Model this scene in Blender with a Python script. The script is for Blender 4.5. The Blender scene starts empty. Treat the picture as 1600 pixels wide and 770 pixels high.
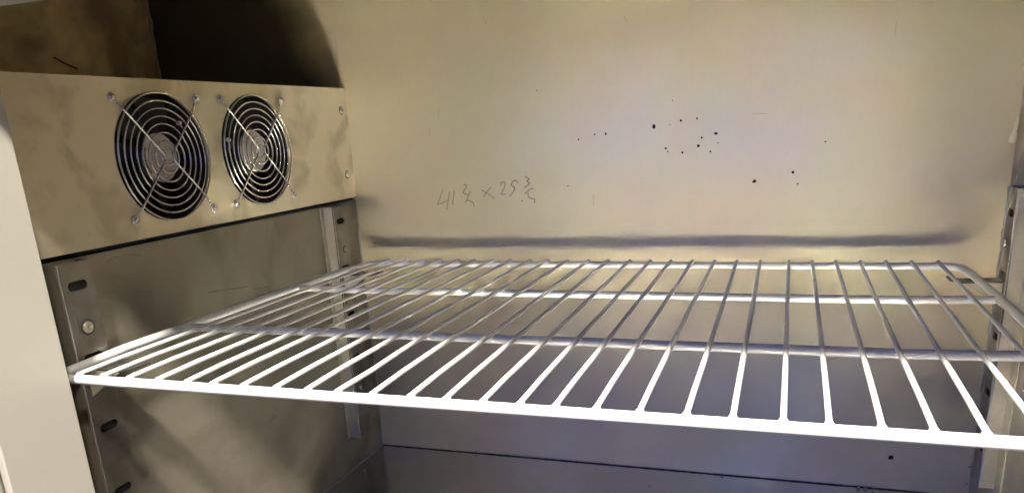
import bpy, math, random
from mathutils import Vector, Matrix
random.seed(7)
S = bpy.context.scene
COL = S.collection

# ------------------------------------------------------------------ camera
cam_d = bpy.data.cameras.new('camera')
cam = bpy.data.objects.new('camera', cam_d); COL.objects.link(cam)
Rm = [(0.94684367, -0.31839689, -0.04594009), (0.31737211, 0.90121845, 0.29509362), (-0.05255483, -0.29398763, 0.95436328)]
m = Matrix.Identity(4)
for i in range(3):
    m[i][0] = Rm[i][0]; m[i][1] = Rm[i][2]; m[i][2] = -Rm[i][1]
m[0][3], m[1][3], m[2][3] = 0.56184, -0.95018, 0.44769
cam.matrix_world = m
cam_d.sensor_fit = 'HORIZONTAL'; cam_d.sensor_width = 36.0
cam_d.lens = 1208.797 * 36 / 1600
cam_d.shift_x = (800 - 812.239) / 1600
cam_d.shift_y = (568.595 - 385) / 1600
cam_d.clip_start = 0.01; cam_d.clip_end = 100
S.camera = cam

# ------------------------------------------------------------------ render / colour
S.view_settings.view_transform = 'Standard'; S.view_settings.look = 'None'
S.view_settings.exposure = 0.0; S.view_settings.gamma = 1.0
S.render.engine = 'CYCLES'
S.cycles.use_denoising = True; S.cycles.adaptive_threshold = 0.006
S.cycles.max_bounces = 10; S.cycles.glossy_bounces = 8; S.cycles.diffuse_bounces = 6
S.cycles.sample_clamp_indirect = 8.0
S.cycles.caustics_reflective = True; S.cycles.blur_glossy = 0.0; S.cycles.sample_clamp_indirect = 0.0

# ------------------------------------------------------------------ world: a dim room, warm above and cool grey-blue below
W = bpy.data.worlds.new('World'); S.world = W; W.use_nodes = True
nt = W.node_tree; bg = nt.nodes['Background']
tc = nt.nodes.new('ShaderNodeTexCoord'); sx = nt.nodes.new('ShaderNodeSeparateXYZ')
mr = nt.nodes.new('ShaderNodeMapRange'); cr = nt.nodes.new('ShaderNodeValToRGB')
nt.links.new(tc.outputs['Generated'], sx.inputs[0]); nt.links.new(sx.outputs['Z'], mr.inputs['Value'])
mr.inputs['From Min'].default_value = -1; mr.inputs['From Max'].default_value = 1
nt.links.new(mr.outputs[0], cr.inputs[0]); nt.links.new(cr.outputs[0], bg.inputs['Color'])
e = cr.color_ramp.elements
e[0].position = 0.0; e[0].color = (0.10, 0.11, 0.15, 1)
e[1].position = 1.0; e[1].color = (0.42, 0.36, 0.28, 1)
k = e.new(0.45); k.color = (0.16, 0.17, 0.24, 1)
k = e.new(0.60); k.color = (0.40, 0.35, 0.28, 1)
bg.inputs['Strength'].default_value = 0.05

def area(name, loc, target, size, power, col, size_y=None):
    d = bpy.data.lights.new(name, 'AREA'); d.energy = power; d.color = col; d.size = size
    if size_y: d.shape = 'RECTANGLE'; d.size_y = size_y
    o = bpy.data.objects.new(name, d); COL.objects.link(o)
    o.location = loc
    o.rotation_euler = (Vector(target) - Vector(loc)).to_track_quat('-Z', 'Y').to_euler()
    return o
# ceiling lamp of the room, above and in front of the open cabinet
area('ceiling_lamp', (0.86, -2.05, 2.48), (0.36, -0.40, 0.28), 0.20, 255, (1.0, 0.92, 0.80))
area('ceiling_lamp', (1.80, -2.05, 2.48), (0.36, -0.40, 0.28), 0.18, 70, (1.0, 0.90, 0.78))
area('ceiling_lamp', (-0.50, -2.05, 2.40), (0.36, -0.40, 0.28), 0.22, 225, (1.0, 0.91, 0.79))
# added unseen fills: bluish from low in front, soft pale from behind the camera
area('blue_fill', (0.22, -1.70, 0.60), (0.36, 0.0, 0.15), 1.5, 4.2, (0.17, 0.27, 1.0), 0.5)
area('room_fill', (1.05, -1.9, 0.75), (0.35, -0.3, 0.3), 0.9, 0.2, (1.0, 0.92, 0.82))
area('blue_fill', (0.55, -1.70, 0.64), (0.57, 0.0, 0.05), 0.24, 0.3, (0.20, 0.38, 1.0))  # added compact source for the blue patch low on the wall

# ------------------------------------------------------------------ materials
def metal(name, base, dark, rough=0.4, metallic=0.9, stain=0.5, streak=0.15, blotch=6.0, ramp=(0.36, 0.62), axis='Z', bump=0.02, seed=0.0, wave=0.25, rvar=(-0.07, 0.12), rgrain=0.12, tint=0.2, recess_shade=False):
    M = bpy.data.materials.new(name); M.use_nodes = True
    n = M.node_tree.nodes; l = M.node_tree.links; b = n['Principled BSDF']
    t = n.new('ShaderNodeTexCoord')
    off = n.new('ShaderNodeMapping'); off.inputs['Location'].default_value = (seed, seed * 1.7, seed * 0.6)
    l.new(t.outputs['Object'], off.inputs[0])
    # large stains
    n1 = n.new('ShaderNodeTexNoise'); n1.inputs['Scale'].default_value = blotch; n1.inputs['Detail'].default_value = 5; n1.inputs['Distortion'].default_value = 0.6
    l.new(off.outputs[0], n1.inputs['Vector'])
    r1 = n.new('ShaderNodeValToRGB'); r1.color_ramp.elements[0].position = ramp[0]; r1.color_ramp.elements[1].position = ramp[1]
    l.new(n1.outputs['Fac'], r1.inputs[0])
    # brushed grain
    mp = n.new('ShaderNodeMapping')
    mp.inputs['Scale'].default_value = {'Z': (220, 220, 2.5), 'Y': (220, 2.5, 220), 'X': (2.5, 220, 220)}[axis]
    l.new(off.outputs[0], mp.inputs[0])
    n2 = n.new('ShaderNodeTexNoise'); n2.inputs['Scale'].default_value = 1.0; n2.inputs['Detail'].default_value = 4
    l.new(mp.outputs[0], n2.inputs['Vector'])
    # soft cloudy streaks
    mp3 = n.new('ShaderNodeMapping')
    mp3.inputs['Scale'].default_value = {'Z': (26, 26, 2.2), 'Y': (26, 2.2, 26), 'X': (2.2, 26, 26)}[axis]
    l.new(off.outputs[0], mp3.inputs[0])
    n3 = n.new('ShaderNodeTexNoise'); n3.inputs['Scale'].default_value = 1.0; n3.inputs['Detail'].default_value = 3
    l.new(mp3.outputs[0], n3.inputs['Vector'])
    # tiny specks of dirt
    n4 = n.new('ShaderNodeTexNoise'); n4.inputs['Scale'].default_value = 130; n4.inputs['Detail'].default_value = 2
    l.new(off.outputs[0], n4.inputs['Vector'])
    r4 = n.new('ShaderNodeValToRGB'); r4.color_ramp.elements[0].position = 0.73; r4.color_ramp.elements[1].position = 0.77
    l.new(n4.outputs['Fac'], r4.inputs[0])
    mx = n.new('ShaderNodeMix'); mx.data_type = 'RGBA'
    mx.inputs[6].default_value = (*base, 1); mx.inputs[7].default_value = (*dark, 1)
    s1 = n.new('ShaderNodeMath'); s1.operation = 'MULTIPLY'; s1.inputs[1].default_value = stain; l.new(r1.outputs[0], s1.inputs[0])
    s2 = n.new('ShaderNodeMath'); s2.operation = 'MULTIPLY_ADD'; s2.inputs[1].default_value = streak; l.new(n3.outputs['Fac'], s2.inputs[0]); l.new(s1.outputs[0], s2.inputs[2])
    s3 = n.new('ShaderNodeMath'); s3.operation = 'MULTIPLY_ADD'; s3.inputs[1].default_value = 0.35; l.new(r4.outputs[0], s3.inputs[0]); l.new(s2.outputs[0], s3.inputs[2])
    s3.use_clamp = True
    l.new(s3.outputs[0], mx.inputs[0])
    # faint green / pink heat tint and fine brushed lines in the colour of the sheet
    mp6 = n.new('ShaderNodeMapping'); mp6.inputs['Scale'].default_value = {'Z': (9, 9, 4), 'Y': (9, 4, 9), 'X': (4, 9, 9)}[axis]
    l.new(off.outputs[0], mp6.inputs[0])
    n6 = n.new('ShaderNodeTexNoise'); n6.inputs['Scale'].default_value = 1.0; n6.inputs['Detail'].default_value = 4; n6.inputs['Distortion'].default_value = 0.5
    l.new(mp6.outputs[0], n6.inputs['Vector'])
    r6 = n.new('ShaderNodeValToRGB'); q = r6.color_ramp.elements
    q[0].position = 0.35; q[0].color = (0.90, 1.0, 0.82, 1); q[1].position = 0.65; q[1].color = (1.0, 0.90, 0.90, 1)
    l.new(n6.outputs['Fac'], r6.inputs[0])
    m6 = n.new('ShaderNodeMix'); m6.data_type = 'RGBA'; m6.blend_type = 'MULTIPLY'; m6.inputs[0].default_value = tint
    l.new(mx.outputs[2], m6.inputs[6]); l.new(r6.outputs[0], m6.inputs[7])
    r7 = n.new('ShaderNodeMapRange'); r7.inputs['From Min'].default_value = 0.3; r7.inputs['From Max'].default_value = 0.7
    r7.inputs['To Min'].default_value = 0.992; r7.inputs['To Max'].default_value = 1.003
    l.new(n2.outputs['Fac'], r7.inputs['Value'])
    m7 = n.new('ShaderNodeMix'); m7.data_type = 'RGBA'; m7.blend_type = 'MULTIPLY'; m7.inputs[0].default_value = 1.0
    l.new(m6.outputs[2], m7.inputs[6]); l.new(r7.outputs[0], m7.inputs[7]); l.new(m7.outputs[2], b.inputs['Base Color'])
    ra = n.new('ShaderNodeMapRange'); ra.inputs['To Min'].default_value = rough + rvar[0]; ra.inputs['To Max'].default_value = rough + rvar[1]
    l.new(r1.outputs[0], ra.inputs['Value'])
    rb = n.new('ShaderNodeMath'); rb.operation = 'MULTIPLY_ADD'; rb.inputs[1].default_value = rgrain
    l.new(n2.outputs['Fac'], rb.inputs[0]); l.new(ra.outputs[0], rb.inputs[2]); l.new(rb.outputs[0], b.inputs['Roughness'])
    b.inputs['Metallic'].default_value = metallic
    bp = n.new('ShaderNodeBump'); bp.inputs['Strength'].default_value = bump; bp.inputs['Distance'].default_value = 0.001
    l.new(n2.outputs['Fac'], bp.inputs['Height'])
    if recess_shade:  # housing's shadow in the recess, painted dark into the base colour
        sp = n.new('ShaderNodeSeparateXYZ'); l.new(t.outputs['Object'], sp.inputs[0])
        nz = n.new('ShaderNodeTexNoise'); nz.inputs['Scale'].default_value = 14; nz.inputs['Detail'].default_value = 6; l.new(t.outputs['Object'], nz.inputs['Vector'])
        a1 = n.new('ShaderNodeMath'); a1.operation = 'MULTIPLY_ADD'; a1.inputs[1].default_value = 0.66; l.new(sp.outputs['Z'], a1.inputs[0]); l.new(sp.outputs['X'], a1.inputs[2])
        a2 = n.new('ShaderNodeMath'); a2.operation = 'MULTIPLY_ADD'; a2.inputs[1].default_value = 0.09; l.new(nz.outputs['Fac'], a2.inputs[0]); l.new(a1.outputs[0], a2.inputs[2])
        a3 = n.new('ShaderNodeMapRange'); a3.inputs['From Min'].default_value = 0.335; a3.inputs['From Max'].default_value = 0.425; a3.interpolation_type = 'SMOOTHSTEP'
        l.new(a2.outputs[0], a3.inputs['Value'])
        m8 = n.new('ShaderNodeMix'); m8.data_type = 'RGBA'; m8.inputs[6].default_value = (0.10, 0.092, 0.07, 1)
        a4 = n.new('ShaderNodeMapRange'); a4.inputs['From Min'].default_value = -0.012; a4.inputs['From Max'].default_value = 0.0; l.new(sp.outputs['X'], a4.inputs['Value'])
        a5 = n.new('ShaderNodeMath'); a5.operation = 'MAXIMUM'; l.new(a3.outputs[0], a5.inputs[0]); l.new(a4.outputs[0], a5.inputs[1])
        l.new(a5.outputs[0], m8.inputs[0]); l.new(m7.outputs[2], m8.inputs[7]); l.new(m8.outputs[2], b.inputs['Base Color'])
    # gentle oil-canning of the sheet
    n5 = n.new('ShaderNodeTexNoise'); n5.inputs['Scale'].default_value = 5.0; n5.inputs['Detail'].default_value = 1
    l.new(off.outputs[0], n5.inputs['Vector'])
    bp2 = n.new('ShaderNodeBump'); bp2.inputs['Strength'].default_value = wave; bp2.inputs['Distance'].default_value = 0.01
    l.new(n5.outputs['Fac'], bp2.inputs['Height']); l.new(bp.outputs[0], bp2.inputs['Normal'])
    l.new(bp2.outputs[0], b.inputs['Normal'])
    return M

def plain(name, col, rough=0.5, metallic=0.0, var=0.12, scale=60, coat=0.0, alpha=1.0, spots=False):
    M = bpy.data.materials.new(name); M.use_nodes = True
    n = M.node_tree.nodes; l = M.node_tree.links; b = n['Principled BSDF']
    t = n.new('ShaderNodeTexCoord'); q = n.new('ShaderNodeTexNoise'); q.inputs['Scale'].default_value = scale; q.inputs['Detail'].default_value = 4
    l.new(t.outputs['Object'], q.inputs['Vector'])
    mx = n.new('ShaderNodeMix'); mx.data_type = 'RGBA'
    mx.inputs[6].default_value = (*[c * (1 - var) for c in col], 1); mx.inputs[7].default_value = (*[min(1, c * (1 + var)) for c in col], 1)
    l.new(q.outputs['Fac'], mx.inputs[0]); l.new(mx.outputs[2], b.inputs['Base Color'])
    b.inputs['Roughness'].default_value = rough; b.inputs['Metallic'].default_value = metallic
    if spots:      # small tan rust blooms in the coating
        q2 = n.new('ShaderNodeTexNoise'); q2.inputs['Scale'].default_value = 34; q2.inputs['Detail'].default_value = 5
        l.new(t.outputs['Object'], q2.inputs['Vector'])
        rr = n.new('ShaderNodeMapRange'); rr.inputs['From Min'].default_value = 0.64; rr.inputs['From Max'].default_value = 0.74; rr.inputs['To Max'].default_value = 0.7
        l.new(q2.outputs['Fac'], rr.inputs['Value'])
        m2 = n.new('ShaderNodeMix'); m2.data_type = 'RGBA'; m2.inputs[7].default_value = (0.46, 0.36, 0.27, 1)
        l.new(rr.outputs[0], m2.inputs[0]); l.new(mx.outputs[2], m2.inputs[6]); l.new(m2.outputs[2], b.inputs['Base Color'])
    b.inputs['Coat Weight'].default_value = coat; b.inputs['Alpha'].default_value = alpha
    return M

M_back = metal('back_wall_steel', (0.77, 0.685, 0.47), (0.63, 0.55, 0.36), rough=0.35, metallic=0.5, stain=0.4, streak=0.08, blotch=4.5, tint=0.35, recess_shade=True, rgrain=0.03, bump=0.006)
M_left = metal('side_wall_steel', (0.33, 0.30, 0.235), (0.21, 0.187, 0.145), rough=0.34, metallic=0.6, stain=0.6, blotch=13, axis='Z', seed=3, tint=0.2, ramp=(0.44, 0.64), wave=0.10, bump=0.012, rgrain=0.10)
M_right = metal('right_wall_steel', (0.60, 0.55, 0.45), (0.40, 0.35, 0.27), rough=0.26, metallic=0.9, stain=0.4, seed=5)
M_floor = metal('floor_steel', (0.68, 0.69, 0.71), (0.48, 0.49, 0.52), rough=0.145, wave=0.02, metallic=1.0, stain=0.4, axis='X', seed=8, blotch=7, bump=0.003, rvar=(-0.01, 0.03), rgrain=0.02)
M_recess = metal('recess_steel', (0.85, 0.68, 0.45), (0.22, 0.18, 0.12), rough=0.45, metallic=0.4, stain=0.8, blotch=10, seed=11)
M_box = metal('housing_steel', (0.76, 0.68, 0.53), (0.52, 0.455, 0.33), rough=0.33, metallic=0.4, stain=0.65, streak=0.25, blotch=19, axis='Y', seed=14, tint=0.35, ramp=(0.48, 0.62))
M_rail = metal('rail_steel', (0.34, 0.32, 0.28), (0.18, 0.16, 0.13), rough=0.30, metallic=0.9, stain=0.6, blotch=30, seed=17)  # dark reflection in the rail face put into the colour
M_scuff_reflection = plain('pale_scuff_and_reflection', (0.55, 0.50, 0.40), 0.5, 0.2, 0.3, 900, alpha=0.40)
M_clip = metal('clip_steel', (0.62, 0.57, 0.46), (0.40, 0.36, 0.26), rough=0.3, metallic=0.6, stain=0.4, blotch=40, seed=19)
M_ledge = metal('clip_ledge_steel', (0.20, 0.19, 0.17), (0.10, 0.09, 0.08), rough=0.3, metallic=0.9, stain=0.4, blotch=40, seed=21)  # darker copy of the clip steel, a dark reflection put into its colour
M_web = metal('rail_side_steel', (0.56, 0.52, 0.43), (0.38, 0.34, 0.26), rough=0.30, metallic=0.6, stain=0.5, blotch=25, seed=23)  # paler copy of the rail steel, the light on its side put in
M_bright = plain('polished_wire', (0.80, 0.78, 0.73), 0.26, 0.85, 0.06, 200)
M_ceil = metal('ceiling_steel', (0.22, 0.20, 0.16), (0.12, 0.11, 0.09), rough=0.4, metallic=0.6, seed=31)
M_white = plain('white_coated_wire', (0.68, 0.672, 0.668), 0.34, 0.0, 0.05, 90, coat=0.15, spots=True)
M_frame = plain('cream_frame_plastic', (0.40, 0.382, 0.335), 0.42, 0.0, 0.07, 7)
M_gasket = plain('pale_gasket', (0.34, 0.32, 0.28), 0.5, 0.0, 0.04, 30)
M_black = plain('black_plastic', (0.012, 0.012, 0.012), 0.45)
M_dark = plain('dark_void', (0.006, 0.006, 0.006), 0.9)  # near-black that stands in for shade in the slots, gap and housing
M_hub = plain('hub_label_foil', (0.62, 0.58, 0.52), 0.5, 0.2, 0.25, 260)
M_ink = plain('label_ink', (0.05, 0.045, 0.04), 0.7)
M_hole = plain('hole_dark', (0.01, 0.008, 0.005), 0.9)
M_pencil = plain('pencil_mark', (0.20, 0.15, 0.09), 0.7, 0.0, 0.3, 900, alpha=0.28)
M_gap = plain('seam_dirt', (0.035, 0.033, 0.03), 0.8, 0, 0.4, 200)
M_caulk = plain('grey_caulk', (0.34, 0.34, 0.33), 0.6, 0.0, 0.4, 300)
M_caulkw = plain('cream_caulk', (0.72, 0.67, 0.50), 0.5)
M_pipe = plain('beige_foam_tip', (0.55, 0.42, 0.27), 0.6)

# ------------------------------------------------------------------ mesh helpers
def obj(name, verts, faces, mat, parent=None, smooth=False, bevel=0):
    me = bpy.data.meshes.new(name); me.from_pydata([tuple(v) for v in verts], [], faces); me.update()
    me.materials.append(mat)
    if smooth:
        for p in me.polygons: p.use_smooth = True
    o = bpy.data.objects.new(name, me); COL.objects.link(o)
    if parent: o.parent = parent
    if bevel:
        b = o.modifiers.new('bevel', 'BEVEL'); b.width = bevel; b.segments = 3; b.limit_method = 'ANGLE'
        for p in me.polygons: p.use_smooth = True
        b.harden_normals = True
    return o
def boxg(a, b, V=None, F=None):
    V = [] if V is None else V; F = [] if F is None else F
    n = len(V); x0, y0, z0 = a; x1, y1, z1 = b
    V += [(x0, y0, z0), (x1, y0, z0), (x1, y1, z0), (x0, y1, z0), (x0, y0, z1), (x1, y0, z1), (x1, y1, z1), (x0, y1, z1)]
    F += [[n + i for i in f] for f in ((0, 3, 2, 1), (4, 5, 6, 7), (0, 1, 5, 4), (1, 2, 6, 5), (2, 3, 7, 6), (3, 0, 4, 7))]
    return V, F
def box(name, a, b, mat, parent=None, bevel=0):
    V, F = boxg(a, b); return obj(name, V, F, mat, parent, bevel=bevel)
def tubeg(pts, r, V, F, seg=12, closed=False, cap=True, rf=None):
    pts = [Vector(p) for p in pts]; n = len(pts)
    T = []
    for i in range(n):
        a = pts[i - 1] if (i or closed) else pts[i]; b = pts[(i + 1) % n] if (i < n - 1 or closed) else pts[i]
        T.append((b - a).normalized())
    up = Vector((0, 0, 1)) if abs(T[0].z) < 0.9 else Vector((0, 1, 0))
    N = (up - T[0] * up.dot(T[0])).normalized(); base = len(V)
    for i in range(n):
        N = (N - T[i] * N.dot(T[i])).normalized(); B = T[i].cross(N)
        rr = r if rf is None else r * rf(i / (n - 1))
        for k in range(seg):
            a = 2 * math.pi * k / seg
            V.append(pts[i] + N * (rr * math.cos(a)) + B * (rr * math.sin(a)))
    for i in range(n if closed else n - 1):
        j = (i + 1) % n
        for k in range(seg):
            q = (k + 1) % seg
            F.append([base + i * seg + k, base + i * seg + q, base + j * seg + q, base + j * seg + k])
    if cap and not closed:
        for e_, s in ((0, -1), (n - 1, 1)):
            rr = r if rf is None else r * rf(e_ / (n - 1))
            c = len(V); V.append(pts[e_] + T[e_] * (s * rr * 0.55))
            for k in range(seg):
                q = (k + 1) % seg; f = [base + e_ * seg + k, base + e_ * seg + q, c]
                F.append(f if s > 0 else f[::-1])
    return V, F
def tube(name, pts, r, mat, parent=None, **kw):
    V, F = tubeg(pts, r, [], [], **kw); return obj(name, V, F, mat, parent, smooth=True)
def ring(c, R, axis, n=48):
    c = Vector(c); out = []
    for k in range(n):
        a = 2 * math.pi * k / n; u, w = R * math.cos(a), R * math.sin(a)
        out.append(c + {'x': Vector((0, u, w)), 'y': Vector((u, 0, w)), 'z': Vector((u, w, 0))}[axis])
    return out
def lathe(profile, c, axis, sgn, V, F, n=24):
    """profile: (radius, height) pairs, height along axis*sgn"""
    base = len(V); c = Vector(c); m_ = len(profile)
    for (r, h) in profile:
        for k in range(n):
            a = 2 * math.pi * k / n; u, w = r * math.cos(a), r * math.sin(a)
            V.append(c + {'x': Vector((h * sgn, u, w)), 'y': Vector((u, h * sgn, w)), 'z': Vector((u, w, h * sgn))}[axis])
    for i in range(m_ - 1):
        for k in range(n):
            q = (k + 1) % n
            F.append([base + i * n + k, base + i * n + q, base + (i + 1) * n + q, base + (i + 1) * n + k])
    return V, F
def empty(name, loc=(0, 0, 0)):
    o = bpy.data.objects.new(name, None); COL.objects.link(o); o.location = loc; o.empty_display_size = 0.02; return o
def tag(o, label=None, cat=None, group=None, kind=None):
    if label: o['label'] = label
    if cat: o['category'] = cat
    if group: o['group'] = group
    if kind: o['kind'] = kind
    return o
def reparent(o, p):
    """keep the world position of a freshly built part under an empty that stands elsewhere"""
    o.parent = p; o.matrix_parent_inverse = Matrix.Translation(-p.location); return o

# sheet in the x = const plane with holes: patches map a hole outline onto its rectangle
def stadium(hy, hz, n=48):
    out = []; s = hy - hz
    for k in range(n):
        a = 2 * math.pi * k / n; c_, s_ = math.cos(a), math.sin(a)
        out.append(((s if c_ > 0 else -s) + hz * c_, hz * s_))
    return out
def patch(y0, y1, z0, z1, cy, cz, outline, V, F, x, lip=0.0):
    n = len(outline); base = len(V)
    for (u, w) in outline: V.append((x, cy + u, cz + w))
    rim = []
    for (u, w) in outline:
        t = min(((y1 - cy) / u) if u > 1e-9 else ((y0 - cy) / u) if u < -1e-9 else 1e9,
                ((z1 - cz) / w) if w > 1e-9 else ((z0 - cz) / w) if w < -1e-9 else 1e9)
        rim.append([cy + u * t, cz + w * t])
    for (sy, sz) in ((y0, z0), (y0, z1), (y1, z0), (y1, z1)):      # snap nearest to each corner
        i = min(range(n), key=lambda i: (rim[i][0] - sy) ** 2 + (rim[i][1] - sz) ** 2); rim[i] = [sy, sz]
    for (a, b) in rim: V.append((x, a, b))
    for k in range(n):
        q = (k + 1) % n
        F.append([base + k, base + q, base + n + q, base + n + k])
    if lip:
        b = len(V)
        for (u, w) in outline: V.append((x - lip, cy + u, cz + w))
        for k in range(n):
            q = (k + 1) % n; F.append([base + k, b + k, b + q, base + q])
def quad(y0, y1, z0, z1, V, F, x):
    b = len(V); V += [(x, y0, z0), (x, y1, z0), (x, y1, z1), (x, y0, z1)]; F.append([b, b + 1, b + 2, b + 3])
def thicken(o, t, off=-1):
    s = o.modifiers.new('thickness', 'SOLIDIFY'); s.thickness = t; s.offset = off; return o

XW = 0.782     # inner width
YF = -0.535    # back face of the door frame
# ------------------------------------------------------------------ the setting: the steel interior
floor = box('floor', (-0.02, YF, -0.02), (XW + 0.02, 0.0, 0.0), M_floor); tag(floor, kind='structure')
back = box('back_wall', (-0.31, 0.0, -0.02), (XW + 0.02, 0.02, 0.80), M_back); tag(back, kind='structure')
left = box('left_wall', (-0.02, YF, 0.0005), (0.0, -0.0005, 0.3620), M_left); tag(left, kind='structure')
right = box('right_wall', (XW, YF, 0.0005), (XW + 0.02, -0.0005, 0.80), M_right); tag(right, kind='structure')
rec = box('recess_wall', (-0.31, YF, 0.36), (-0.29, -0.0005, 0.80), M_recess); tag(rec, kind='structure')
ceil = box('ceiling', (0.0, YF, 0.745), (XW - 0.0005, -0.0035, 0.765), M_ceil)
recc = box('unseen_recess_bounce', (-0.289, YF, 0.745), (-0.0005, -0.0035, 0.765), M_back, ceil); tag(ceil, kind='structure')  # unseen pale part, kept bright to bounce light into the recess

# seams: beads of grey sealant along the corners, with lumps
def bead(name, a, b, r, mat, parent, n=60, lump=0.5, gap=0.0):
    a, b = Vector(a), Vector(b); V = []; F = []
    pts = []; 
    for i in range(n + 1):
        j = Vector([random.uniform(-1, 1) * r * 0.3 for _ in range(3)])
        pts.append(a.lerp(b, i / n) + j)
    rs = [1 + random.uniform(-lump, lump) + (1.4 if lump > 0.2 and random.random() < 0.05 else 0) for _ in range(n + 1)]
    tubeg(pts, r, V, F, seg=8, rf=lambda t: rs[int(round(t * n))])
    return obj(name, V, F, mat, parent, smooth=True)
bead('seam', (0.0008, -0.0008, 0.0), (0.0008, -0.0008, 0.362), 0.0011, M_caulk, back, 50, 0.3)
bead('seam', (-0.2885, -0.004, 0.5), (-0.2885, -0.004, 0.74), 0.0014, M_caulk, back, 30, 0.3)
bead('seam', (XW - 0.001, -0.001, 0.0), (XW - 0.001, -0.001, 0.36), 0.0013, M_caulk, back, 60, 0.6)
bead('seam', (0.001, -0.0012, 0.0006), (XW, -0.0010, 0.0004), 0.0007, M_gap, floor, 200, 0.12)
bead('seam', (0.001, -0.0012, 0.0006), (0.001, YF, 0.0006), 0.0010, M_caulk, floor, 80, 0.4)
# crumbs of sealant on the floor near the corners
V = []; F = []
def crumb(x, y, z, r):
    rr = [random.uniform(0.6, 1.1) for _ in range(4)]
    lathe([(0.001 * r, r * 0.8), (r * 0.7 * rr[0], r * 0.6 * rr[1]), (r * rr[2], r * 0.1), (r * 0.9 * rr[3], -r * 0.3), (0.001 * r, -r * .3)], (x, y, z), 'z', 1, V, F, 7)
for (x, y, z, r) in [(0.153, -0.0025, 0.003, 0.0018), (0.302, -0.002, 0.002, 0.0013), (0.497, -0.003, 0.002, 0.0022), (0.66, -0.006, 0.0015, 0.0030), (0.668, -0.006, 0.0012, 0.0028), (0.676, -0.007, 0.001, 0.002),
                     (0.045, -0.012, 0.001, 0.0013), (0.06, -0.05, 0.001, 0.0012), (0.02, -0.09, 0.001, 0.0011), (0.035, -0.06, 0.001, 0.0009), (0.0025, -0.006, 0.002, 0.0025), (0.004, -0.14, 0.001, 0.0015),
                     (0.41, -0.05, 0.001, 0.0012), (0.74, -0.004, 0.001, 0.0015), (0.775, -0.006, 0.004, 0.003), (0.776, -0.004, 0.018, 0.0025), (0.777, -0.004, 0.012, 0.0018), (0.7775, -0.004, 0.04, 0.0016)]:
    crumb(x, y, z, r)
for _ in range(12):
    crumb(random.uniform(0.01, 0.35), -abs(random.gauss(0.0, 0.05)) - 0.004, 0.0008, random.uniform(0.0004, 0.0009))
tag(obj('sealant_crumbs', V, F, M_caulk, floor), kind='stuff')

# small screw holes and pits in the back wall
D = [(0.267, 0.4869, 0.00061), (0.4305, 0.4659, 0.00074), (0.4403, 0.4432, 0.00147), (0.4585, 0.4447, 0.0011), (0.4091, 0.4381, 0.00246), (0.427, 0.4394, 0.00061), (0.3514, 0.4326, 0.00147), (0.3377, 0.4326, 0.00098), (0.3176, 0.4275, 0.0011), (0.4801, 0.4271, 0.00172), (0.4642, 0.4232, 0.00123), (0.4605, 0.4142, 0.00172), (0.4826, 0.4166, 0.00086), (0.4742, 0.4073, 0.0011), (0.4229, 0.413, 0.00123), (0.4253, 0.4091, 0.00098), (0.4422, 0.4073, 0.00147), (0.5243, 0.3722, 0.00209), (0.5658, 0.381, 0.00172), (0.5716, 0.3682, 0.00098), (0.5981, 0.4128, 0.00086), (0.3024, 0.3729, 0.00086), (0.2412, 0.3561, 0.00086), (0.6937, 0.0426, 0.0030)]
for (x, z, r) in D:
    V = []; F = []; n = 14; ex = random.uniform(0.8, 1.15)
    V.append((x, -0.0004, z))
    for k in range(n):
        a = 2 * math.pi * k / n; q = r * random.uniform(0.82, 1.15)
        V.append((x + q * math.cos(a) * ex, -0.0004, z + q * math.sin(a)))
    for k in range(n): F.append([0, 1 + k, 1 + (k + 1) % n])
    obj('screw_hole', V, F, M_hole, back)
# scratches on the back wall
def ribbon(pts, w, V, F, y=-0.0003):
    for (a, b) in zip(pts[:-1], pts[1:]):
        ax, az = a; bx, bz = b; dx, dz = bx - ax, bz - az; L = math.hypot(dx, dz) or 1e-6
        nx, nz = -dz / L * w / 2, dx / L * w / 2; ex, ez = dx / L * w * .3, dz / L * w * .3
        k = len(V); V += [(ax + nx - ex, y, az + nz - ez), (ax - nx - ex, y, az - nz - ez), (bx - nx + ex, y, bz - nz + ez), (bx + nx + ex, y, bz + nz + ez)]
        F.append([k, k + 1, k + 2, k + 3])
def smooth_line(p, n=6):
    if len(p) < 3: return p
    out = []; P = [p[0]] + list(p) + [p[-1]]
    for i in range(1, len(P) - 2):
        for k in range(n):
            t = k / n; r_ = []
            for c in (0, 1):
                a, b, c2, d = P[i - 1][c], P[i][c], P[i + 1][c], P[i + 2][c]
                r_.append(0.5 * (2 * b + (c2 - a) * t + (2 * a - 5 * b + 4 * c2 - d) * t * t + (3 * b - a - 3 * c2 + d) * t ** 3))
            out.append(tuple(r_))
    return out + [p[-1]]
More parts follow.
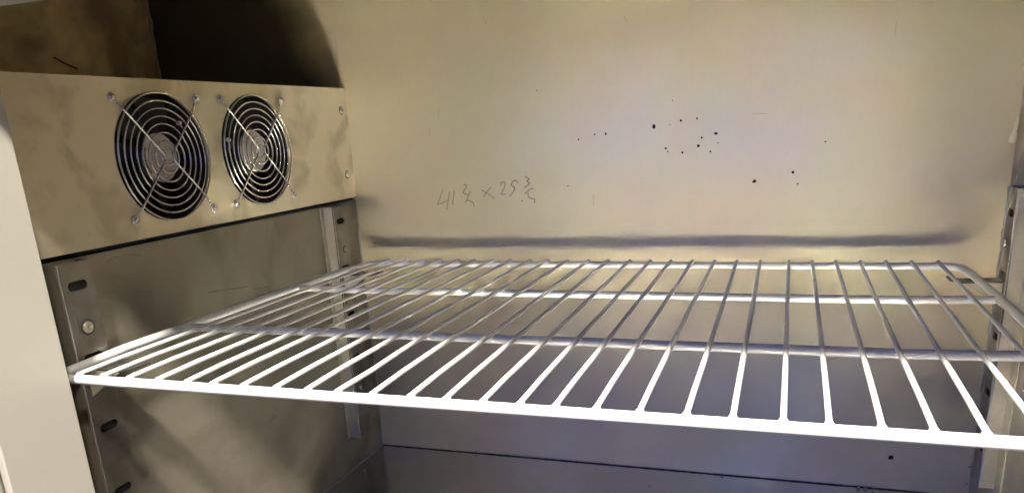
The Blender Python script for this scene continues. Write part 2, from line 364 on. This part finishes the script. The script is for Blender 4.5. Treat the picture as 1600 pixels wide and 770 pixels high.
HW = [[(0.1324, 0.3723), (0.1282, 0.3637), (0.1232, 0.3539), (0.1292, 0.3553), (0.138, 0.3583)], [(0.1419, 0.37), (0.1393, 0.3593), (0.1359, 0.3474)], [(0.1488, 0.3709), (0.1467, 0.3622), (0.1448, 0.353)], [(0.162, 0.3774), (0.1658, 0.3781), (0.1664, 0.3756), (0.1642, 0.3726), (0.1611, 0.3688), (0.1632, 0.3668), (0.1697, 0.364)], [(0.1713, 0.3698), (0.1674, 0.3628), (0.1634, 0.3557)], [(0.1657, 0.3585), (0.1703, 0.357), (0.1736, 0.3555), (0.1747, 0.3508)], [(0.1864, 0.371), (0.1934, 0.3673), (0.2044, 0.3599)], [(0.1999, 0.3737), (0.1934, 0.3678), (0.1897, 0.3623)], [(0.2135, 0.3758), (0.2144, 0.3793), (0.2178, 0.3802), (0.2198, 0.3776), (0.2178, 0.3722), (0.2136, 0.3656), (0.2162, 0.3645), (0.2193, 0.3651)], [(0.2371, 0.3789), (0.234, 0.3817), (0.2302, 0.3803), (0.2281, 0.3764), (0.2309, 0.3739), (0.2323, 0.3713), (0.2294, 0.3664), (0.2248, 0.3622)], [(0.2471, 0.3862), (0.2522, 0.3829), (0.2489, 0.3803), (0.252, 0.3782), (0.2508, 0.3758), (0.2453, 0.3723)], [(0.2569, 0.3707), (0.2526, 0.3703), (0.2454, 0.3645)], [(0.2498, 0.3664), (0.2503, 0.3609), (0.2536, 0.3587), (0.2578, 0.3578), (0.2579, 0.353)]]
V = []; F = []
for s in HW:
    sharp = s is HW[0]
    ribbon(s if sharp else smooth_line(s), 0.0016, V, F)
ho = obj('handwriting', V, F, M_pencil, back); ho['label'] = 'pencilled measurement reading 41 3/4 x 25 3/4'
V = []; F = []
for s in [[(0.334, 0.362), (0.3345, 0.347)], [(0.204, 0.575), (0.207, 0.566)], [(0.52, 0.447), (0.535, 0.4455)], [(0.12, 0.45), (0.1205, 0.44)], [(0.135, 0.474), (0.1352, 0.461)], [(0.66, 0.53), (0.659, 0.515)], [(0.375, 0.56), (0.378, 0.555)], [(0.61, 0.16), (0.655, 0.174)], [(0.47, 0.22), (0.48, 0.221)]]:
    ribbon(s, 0.0006, V, F)
obj('scratch', V, F, M_pencil, back)
def side_marks(name, strokes, x, w, mat, parent):
    V = []; F = []
    for st in strokes: ribbon(smooth_line(st), w, V, F, 0.0)
    V = [(x, v[0], v[2]) for v in V]
    return obj(name, V, F, mat, parent)
side_marks('scuff_and_reflection', [[(-0.248, 0.1335), (-0.241, 0.1350), (-0.234, 0.1353)], [(-0.2315, 0.1189), (-0.2244, 0.1218)], [(-0.3116, 0.3004), (-0.28, 0.2972), (-0.2509, 0.2937)], [(-0.2409, 0.2887), (-0.2063, 0.2852)], [(-0.33, 0.12), (-0.315, 0.118)]], 0.0003, 0.0013, M_scuff_reflection, left)  # pale scuffs, and the side rod's reflection painted as streaks
side_marks('scratch', [[(-0.1571, 0.3041), (-0.151, 0.315), (-0.144, 0.3253)], [(-0.40, 0.322), (-0.385, 0.316)], [(-0.30, 0.20), (-0.27, 0.185), (-0.26, 0.17)], [(-0.36, 0.09), (-0.33, 0.11)], [(-0.19, 0.24), (-0.18, 0.21)], [(-0.43, 0.353), (-0.41, 0.356), (-0.39, 0.352)]], 0.0003, 0.0007, M_pencil, left)
side_marks('gouge', [[(-0.1731, 0.5560), (-0.16, 0.5500), (-0.1432, 0.5445)]], -0.2897, 0.0022, M_hole, rec)
V = []; F = []                                       # cream drip of sealant at the right corner
tubeg([(0.7795, -0.006, 0.430), (0.7790, -0.006, 0.424), (0.7785, -0.006, 0.417), (0.7775, -0.006, 0.410), (0.7772, -0.006, 0.405)], 0.0030, V, F, rf=lambda t: [0.5, 0.9, 0.7, 1.25, 1.1][int(round(t * 4))])
obj('sealant_drip', V, F, M_caulkw, right, smooth=True)
bead('sealant_bead', (0.7805, -0.0035, 0.475), (0.7805, -0.0035, 0.55), 0.0022, M_caulkw, right, 26, 0.35)

# ------------------------------------------------------------------ door frame (liner round the opening)
df = empty('door_frame', (0.391, -0.57, 0)); tag(df, 'cream door frame lining the open front of the steel cabinet', 'door frame')
XL, XR, ZH, YO = 0.055, 0.727, 0.5386, -0.600
def P(o): return reparent(o, df)
P(box('jamb', (-0.06, YO, -0.03), (XL, YF - 0.0005, ZH + 0.0), M_frame, bevel=0.0012))
P(box('jamb', (XR, YO, -0.03), (0.85, YF - 0.0005, ZH + 0.0), M_frame, bevel=0.0012))
P(box('header', (-0.40, YO, ZH + 0.0005), (0.90, YF - 0.0005, 0.90), M_frame, bevel=0.0012))
P(box('sill', (-0.06, YO, -0.10), (0.85, YF - 0.0005, -0.0305), M_frame, bevel=0.0012))
P(box('gasket', (-0.02, YO - 0.016, -0.03), (XL - 0.004, YO - 0.0005, ZH), M_gasket, bevel=0.004))
P(box('front_face', (-0.06, YO, -0.60), (0.85, YF + 0.10, -0.101), M_frame))
P(box('side_panel', (-0.40, YO, 0.30), (-0.061, YF - 0.0005, ZH), M_frame))

# ------------------------------------------------------------------ fan housing on the left
FZ = 0.4365; FY = (-0.3410, -0.2005); FR = 0.0587; BX = 0.0035; Z0, Z1 = 0.3665, 0.5062
fh = empty('fan_housing', (0, -0.27, Z0)); tag(fh, 'stained steel housing panel with two round fan openings above the left wall', 'fan housing')
V = []; F = []; hw = 0.0680
circ = [(FR * math.cos(2 * math.pi * k / 96), FR * math.sin(2 * math.pi * k / 96)) for k in range(96)]
ys = [YF + 0.001, FY[0] - hw, FY[0] + hw, FY[1] - hw, FY[1] + hw, -0.001]
quad(ys[0], ys[1], Z0, Z1, V, F, BX); quad(ys[2], ys[3], Z0, Z1, V, F, BX); quad(ys[4], ys[5], Z0, Z1, V, F, BX)
for i, c in enumerate(FY): patch(ys[1 + 2 * i], ys[2 + 2 * i], Z0, Z1, c, FZ, circ, V, F, BX, 0.0016)
fp = obj('face_panel', V, F, M_box); reparent(fp, fh)
reparent(box('top_panel', (-0.2895, YF + 0.001, Z1 - 0.0016), (BX - 0.0018, -0.0035, Z1 - 0.0001), M_box), fh)
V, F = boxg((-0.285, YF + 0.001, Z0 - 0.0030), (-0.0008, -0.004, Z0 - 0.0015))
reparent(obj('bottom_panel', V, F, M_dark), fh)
V, F = boxg((BX - 0.0200, YF + 0.002, Z0 + 0.0002), (BX - 0.0019, -0.0035, Z0 + 0.0012))
reparent(obj('bottom_lip', V, F, M_box), fh)
reparent(box('shade_backing', (-0.075, YF + 0.002, Z0), (-0.073, -0.004, Z1 - 0.002), M_dark), fh)  # black sheet standing in for the shade inside the housing
def screw(name, c, r, mat, sgn=1, parent=None, h=0.45):
    V = []; F = []
    lathe([(r, 0), (r * 0.98, r * h * .4), (r * 0.8, r * h * .8), (r * 0.42, r * h), (r * 0.3, r * h * .55), (0.0001, r * h * .5)], c, 'x', sgn, V, F, 20)
    nf = len(F)
    lathe([(r * 1.32, 0.0001), (r * 1.22, 0.0005), (r * 0.99, 0.0005)], c, 'x', sgn, V, F, 20)
    o = obj(name, V, F, mat, smooth=True)
    o.data.materials.append(M_ink)
    for p in o.data.polygons[nf:]: p.material_index = 1
    if parent: reparent(o, parent)
    return o
for (y, z) in ((-0.0160, 0.4785), (-0.0190, 0.3975)):
    screw('screw', (BX + 0.0002, y, z), 0.0040, M_bright, 1, fh, 0.7)

# ------------------------------------------------------------------ fans with wire guards
def make_fan():
    t = empty('axial_fan', (0, 0, 0))
    X0 = BX
    # dark square casing behind the panel, with a round duct
    V = []; F = []; s = 0.059; n = 96
    cc = [((FR + 0.0006) * math.cos(2 * math.pi * k / n), (FR + 0.0006) * math.sin(2 * math.pi * k / n)) for k in range(n)]
    patch(-s - .002, s + .002, -s - .002, s + .002, 0, 0, cc, V, F, X0 - 0.0018)
    b = len(V)
    for k in range(n): V.append((X0 - 0.028, cc[k][0], cc[k][1]))
    for k in range(n): q = (k + 1) % n; F.append([k, b + k, b + q, q])
    obj('casing', V, F, M_black, t)
    # impeller: hub with seven swept blades
    V = []; F = []
    lathe([(0.0245, -0.022), (0.0245, 0.0), (0.0235, 0.0015), (0.0222, 0.0017)], (X0 - 0.008, 0, 0), 'x', 1, V, F, 48)
    for k in range(7):
        b = len(V); m_ = 8
        for i in range(m_ + 1):
            rr = 0.0240 + (0.0555 - 0.0240) * i / m_; a0 = 2 * math.pi * k / 7 + 0.25 * (i / m_) ** 2
            w = 0.62 - 0.12 * i / m_
            for (da, dx) in ((0, -0.011), (w * 0.5, -0.0165), (w, -0.024)):
                V.append((X0 + dx, rr * math.cos(a0 + da), rr * math.sin(a0 + da)))
        for i in range(m_):
            for j in (0, 1): F.append([b + i * 3 + j, b + i * 3 + j + 1, b + i * 3 + j + 4, b + i * 3 + j + 3])
    obj('impeller', V, F, M_black, t, smooth=True)
    V = []; F = []
    lathe([(0.0222, 0.0), (0.0222, 0.0004), (0.014, 0.0006), (0.0001, 0.0006)], (X0 - 0.0063, 0, 0), 'x', 1, V, F, 48)
    hub = obj('hub_label', V, F, M_hub, t)
    # worn dark lettering round the rim of the label
    V = []; F = []; xx = X0 - 0.0056
    for k in range(13):
        a = math.radians(150 + k * 6.0); r0, r1 = 0.0178, 0.0204
        hw_ = random.uniform(0.025, 0.043)
        b = len(V)
        V += [(xx, r0 * math.cos(a - hw_), r0 * math.sin(a - hw_)), (xx, r1 * math.cos(a - hw_ * .9), r1 * math.sin(a - hw_ * .9)), (xx, r1 * math.cos(a + hw_ * .7), r1 * math.sin(a + hw_ * .7)), (xx, r0 * math.cos(a + hw_), r0 * math.sin(a + hw_))]
        F.append([b, b + 1, b + 2, b + 3])
    for _ in range(12):
        a = random.uniform(-1.6, 1.9); r = random.uniform(0.006, 0.019); w = random.uniform(0.0006, 0.0020); h = random.uniform(0.0004, 0.001)
        y, z = r * math.cos(a), r * math.sin(a); b = len(V)
        V += [(xx, y, z), (xx, y + w, z + h * .2), (xx, y + w, z + h), (xx, y, z + h * .8)]; F.append([b, b + 1, b + 2, b + 3])
    obj('label_print', V, F, M_ink, hub)
    # guard rings
    V = []; F = []; gx = X0 + 0.0030
    for R_ in (0.0578, 0.0509, 0.0440, 0.0371, 0.0302, 0.0224, 0.0147, 0.0075):
        tubeg(ring((gx, 0, 0), R_, 'x', 72), 0.00085, V, F, seg=8, closed=True)
    g = obj('guard', V, F, M_bright, t, smooth=True)
    # two bent wires, > and <, ending in eyelets at the screws
    s = 0.0525; fx = gx + 0.0018; c = 0.7071
    for sg in (-1, 1):
        pts = []
        for zz in (1, -1):
            ee = Vector((X0 + 0.0022, sg * s, zz * s))
            a = Vector((X0 + 0.0024, sg * (s - 0.0040), zz * (s - 0.0040)))
            b1 = Vector((fx - 0.0004, sg * (s - 0.0095), zz * (s - 0.0105)))
            b2 = Vector((fx, sg * (s - 0.0125), zz * (s - 0.0140)))
            c1 = Vector((fx, sg * 0.0075, zz * 0.0050)); c2 = Vector((fx, sg * 0.0055, zz * 0.0022))
            seq = [a, b1, b2, c1, c2]
            pts += seq if zz == 1 else seq[::-1]
        V = []; F = []
        tubeg(pts, 0.00105, V, F, seg=8)
        for zz in (1, -1):
            tubeg(ring((X0 + 0.0024, sg * s, zz * s), 0.0036, 'x', 20), 0.00105, V, F, seg=8, closed=True)
        obj('strut', V, F, M_bright, g, smooth=True)
    for sg in (-1, 1):
        for zz in (1, -1):
            V = []; F = []
            lathe([(0.0030, 0), (0.0030, 0.0030), (0.0024, 0.0042), (0.0012, 0.0046), (0.0009, 0.0036), (0.0001, 0.0036)], (X0 + 0.0005, sg * s, zz * s), 'x', 1, V, F, 16)
            obj('screw', V, F, M_bright, t, smooth=True)
    V = []; F = []
    return t
fan = make_fan(); fan.location = (0, FY[0], FZ)
tag(fan, 'round black fan behind a wire guard, nearer the open front of the cabinet', 'fan', 'guarded fans in the steel housing')
def copy_tree(o, parent=None):
    c = o.copy(); COL.objects.link(c); c.parent = parent
    for ch in list(o.children):
        copy_tree(ch, c)
    return c
fan2 = copy_tree(fan); fan2.location = (0, FY[1], FZ)
fan2['label'] = 'round black fan behind a wire guard, nearer the back wall'
def bump_stud(f, y, z):
    V = []; F = []
    lathe([(0.0018, -0.0015), (0.0022, 0.0005), (0.0018, 0.0022), (0.0008, 0.003), (0.0001, 0.003)], (BX + 0.001, y, z), 'x', 1, V, F, 14)
    obj('white_stud', V, F, M_white, f, smooth=True)
bump_stud(fan, 0.0245, 0.0305); bump_stud(fan2, -0.0480, 0.0130)

# ------------------------------------------------------------------ slotted shelf rails
SZ = [0.342, 0.281, 0.219, 0.159, 0.098]
def rail(y0, y1, side, z0, z1, label, screws, yfl):
    """side +1: on the left wall, facing +x; -1: on the right wall. y0 = face edge nearest the camera"""
    xb_ = 0.0 if side > 0 else XW; xf = xb_ + side * 0.015; yc = (y0 + y1) / 2
    t = empty('shelf_rail', (xb_, yc, z0)); tag(t, label, 'shelf rail', 'slotted shelf rails on the side walls')
    V = []; F = []
    zs_ = sorted(SZ); cuts = [z0]
    st = stadium((y1 - y0) * 0.31, 0.0038, 40)
    for i, z in enumerate(zs_):
        a, b = z - 0.008, z + 0.008
        quad(y0, y1, cuts[-1], a, V, F, xf); patch(y0, y1, a, b, yc, z, st, V, F, xf, side * 0.0012); cuts.append(b)
    quad(y0, y1, cuts[-1], z1, V, F, xf)
    fo = obj('face', V, F, M_rail); reparent(fo, t)
    # web plates back to the wall and mounting flanges lying on it
    e0, e1 = sorted((xb_ + side * 0.0008, xf - side * 0.0008))
    reparent(box('web', (e0, y0 - 0.0012, z0), (e1, y0 + 0.0002, z1), M_web if y0 > -0.3 else M_left), t)
    reparent(box('web', (e0, y1 - 0.0002, z0), (e1, y1 + 0.0012, z1), M_rail), t)
    g0, g1 = sorted((xf - side * 0.0010, xf + side * 0.0007))
    reparent(box('edge', (g0, y0 - 0.0016, z0), (g1, y0 - 0.0002, z1), M_bright), t)
    f0, f1 = sorted((xb_ + side * 0.0003, xb_ + side * 0.0016))
    reparent(box('flange', (f0, y0 - yfl, z0), (f1, y0 - 0.0015, z1), M_web if y0 > -0.3 else M_left), t)
    d0, d1 = sorted((xf - side * 0.0045, xf - side * 0.0035))
    reparent(box('slot_shade_strip', (d0, y0 + 0.001, z0 + .002), (d1, y1 - 0.001, z1 - .002), M_dark), t)  # added black strip standing in for the shade inside the slots
    for (z, r, dy) in screws:
        o = screw('screw', (xf + side * 0.0006, yc + dy, z), r, M_bright if r < 0.004 else M_screwhead, side, t, 0.5)
    return t
M_screwhead = plain('pale_screw_head', (0.55, 0.53, 0.42), 0.35, 0.6, 0.1, 300)
rail(-0.4910, -0.4600, 1, -0.02, 0.3610, 'broad slotted rail standing at the front of the left wall beside the cream frame', [(0.3070, 0.0052, 0.0)], 0.010)
rail(-0.0820, -0.0520, 1, 0.0470, 0.3610, 'short slotted rail at the back of the left wall under the fan housing', [(0.3055, 0.0034, 0.001), (0.1150, 0.0034, -0.002)], 0.008)
rail(-0.0975, -0.0640, -1, 0.0580, 0.3665, 'slotted rail at the back of the right wall', [(0.3125, 0.0034, 0.002), (0.130, 0.0034, 0.002)], 0.024)

# clips hooked into the rails under the shelf
def clip(yc, side, z, label, dz=0.0):
    xb_ = 0.0 if side > 0 else XW; xf = xb_ + side * 0.015
    t = empty('shelf_clip', (xf, yc, z)); tag(t, label, 'shelf clip', 'metal clips carrying the shelf')
    def X(u): return xf + side * u
    h = 0.0105
    prof = [(-0.010, 0.0062), (-0.001, 0.0062), (0.001, 0.0), (0.036, -0.0012), (0.048, 0.0012)]
    V = []; F = []
    for (u, w) in prof:
        V += [(X(u), yc - h, z - 0.0078 + w), (X(u), yc + h, z - 0.0078 + w)]
    for i in range(len(prof) - 1): F.append([2 * i, 2 * i + 1, 2 * i + 3, 2 * i + 2])
    o = obj('ledge', V, F, M_ledge); thicken(o, 0.0013, 0); reparent(o, t)
    V = [(X(0.0012), yc - h, z - 0.0088), (X(0.034), yc - h, z - 0.0098), (X(0.0012), yc - h, z - 0.032)]
    o = obj('gusset', V, [[0, 1, 2]], M_clip); thicken(o, 0.0012, 0); reparent(o, t)
clip(-0.4750, 1, 0.2815, 'clip under the front left corner of the white shelf')
clip(-0.0665, 1, 0.2815, 'clip under the back left corner of the white shelf')
clip(-0.0790, -1, 0.2835, 'clip under the back right corner of the white shelf')

# ------------------------------------------------------------------ the white wire shelf
ws = empty('wire_shelf', (0.382, -0.273, 0.279)); tag(ws, 'white coated wire shelf resting on clips across the steel cabinet', 'wire shelf')
RR = 0.0038; x0, x1, y0, y1 = 0.0225, 0.7410, -0.5240, -0.0195
loop = []
def corner(cx, cy, r, a0, a1, z):
    for k in range(9):
        a = math.radians(a0 + (a1 - a0) * k / 8); loop.append((cx + r * math.cos(a), cy + r * math.sin(a), z))
r = 0.020; rf_ = 0.012
corner(x1 - rf_, y0 + rf_, rf_, -90, 0, 0.2790)
loop += [(x1, -0.45, 0.2812), (x1, -0.25, 0.2815), (x1, -0.08, 0.2808)]
corner(x1 - r, y1 - r, r, 0, 90, 0.2785)
loop += [(x0 + 0.5, y1, 0.2783), (x0 + 0.2, y1, 0.2783)]
corner(x0 + r, y1 - r, r, 90, 180, 0.2785)
loop += [(x0, -0.08, 0.2808), (x0, -0.25, 0.2815), (x0, -0.45, 0.2812)]
corner(x0 + rf_, y0 + rf_, rf_, 180, 270, 0.2790)
reparent(tube('frame', loop, RR, M_white, closed=True, seg=20), ws)
reparent(tube('cross_rod', [(x0 + .003, -0.1890, 0.2796)] + [(x0 + (x1 - x0) * k / 8, -0.1885, 0.2782) for k in range(1, 8)] + [(x1 - .003, -0.1880, 0.2796)], 0.0037, M_white, seg=20), ws)
reparent(tube('cross_rod', [(x0 + .003, -0.3710, 0.2800)] + [(x0 + (x1 - x0) * k / 8, -0.3690 + 0.0003 * k, 0.2790) for k in range(1, 8)] + [(x1 - .003, -0.3650, 0.2803)], 0.0037, M_white, seg=20), ws)
tb = [0.053, 0.0785, 0.1046, 0.1288, 0.1545, 0.1781, 0.2039, 0.2288, 0.2547, 0.2789, 0.3039, 0.331, 0.356, 0.3829, 0.4078, 0.4324, 0.4579, 0.4835, 0.5085, 0.5349, 0.5657, 0.591, 0.6156, 0.641, 0.6669, 0.6924, 0.7186]
tf = [0.048, 0.0722, 0.0977, 0.1249, 0.1518, 0.1746, 0.2012, 0.2286, 0.2541, 0.2779, 0.3048, 0.3328, 0.3584, 0.3841, 0.409, 0.4321, 0.4577, 0.4841, 0.5116, 0.5377, 0.5651, 0.5891, 0.6157, 0.641, 0.6657, 0.6915, 0.7175]
for i, (a, b) in enumerate(zip(tb, tf)):
    bow = random.uniform(-0.0008, 0.0008)
    pts = [(a, y1 + 0.0012, 0.2826), (a, y1 - 0.002, 0.2838)]
    for k in range(1, 12):
        t = k / 12; y = (y1 - 0.002) + (y0 + 0.006 - (y1 - 0.002)) * t
        xk = a + (b - a) * t + bow * math.sin(math.pi * t)
        if i == 9 and t > 0.8: xk += 0.0022 * (1 - (abs(t - 0.917) / 0.12)) if abs(t - .917) < .12 else 0
        pts.append((xk, y, 0.2838 - 0.0008 * t))
    pts += [(b, y0 + 0.006, 0.2822), (b, y0 + 0.0030, 0.2812)]
    V, F = tubeg(pts, 0.0019, [], [], seg=12)
    # small weld fillet where the wire meets the front rod
    tubeg([(b, y0 + 0.0085, 0.2822), (b, y0 + 0.0055, 0.2816), (b, y0 + 0.0030, 0.2808)], 0.0021, V, F, seg=12, rf=lambda t: 0.7 + 0.8 * t)
    reparent(obj('wire', V, F, M_white, smooth=True), ws)

# ------------------------------------------------------------------ tip of a pipe hanging into the dark recess
V = []; F = []
tubeg([(-0.235, -0.12, 0.665), (-0.222, -0.11, 0.640), (-0.2145, -0.104, 0.625), (-0.2135, -0.1025, 0.6175)], 0.0065, V, F, seg=16, rf=lambda t: [1, 1, 0.9, 0.55][int(round(t * 3))])
tubeg([(-0.235, -0.12, 0.7449), (-0.235, -0.12, 0.665)], 0.0065, V, F, seg=16)
tag(obj('pipe_tip', V, F, M_pipe, smooth=True), 'beige rounded pipe tip poking down in the dark recess above the fan housing', 'pipe')
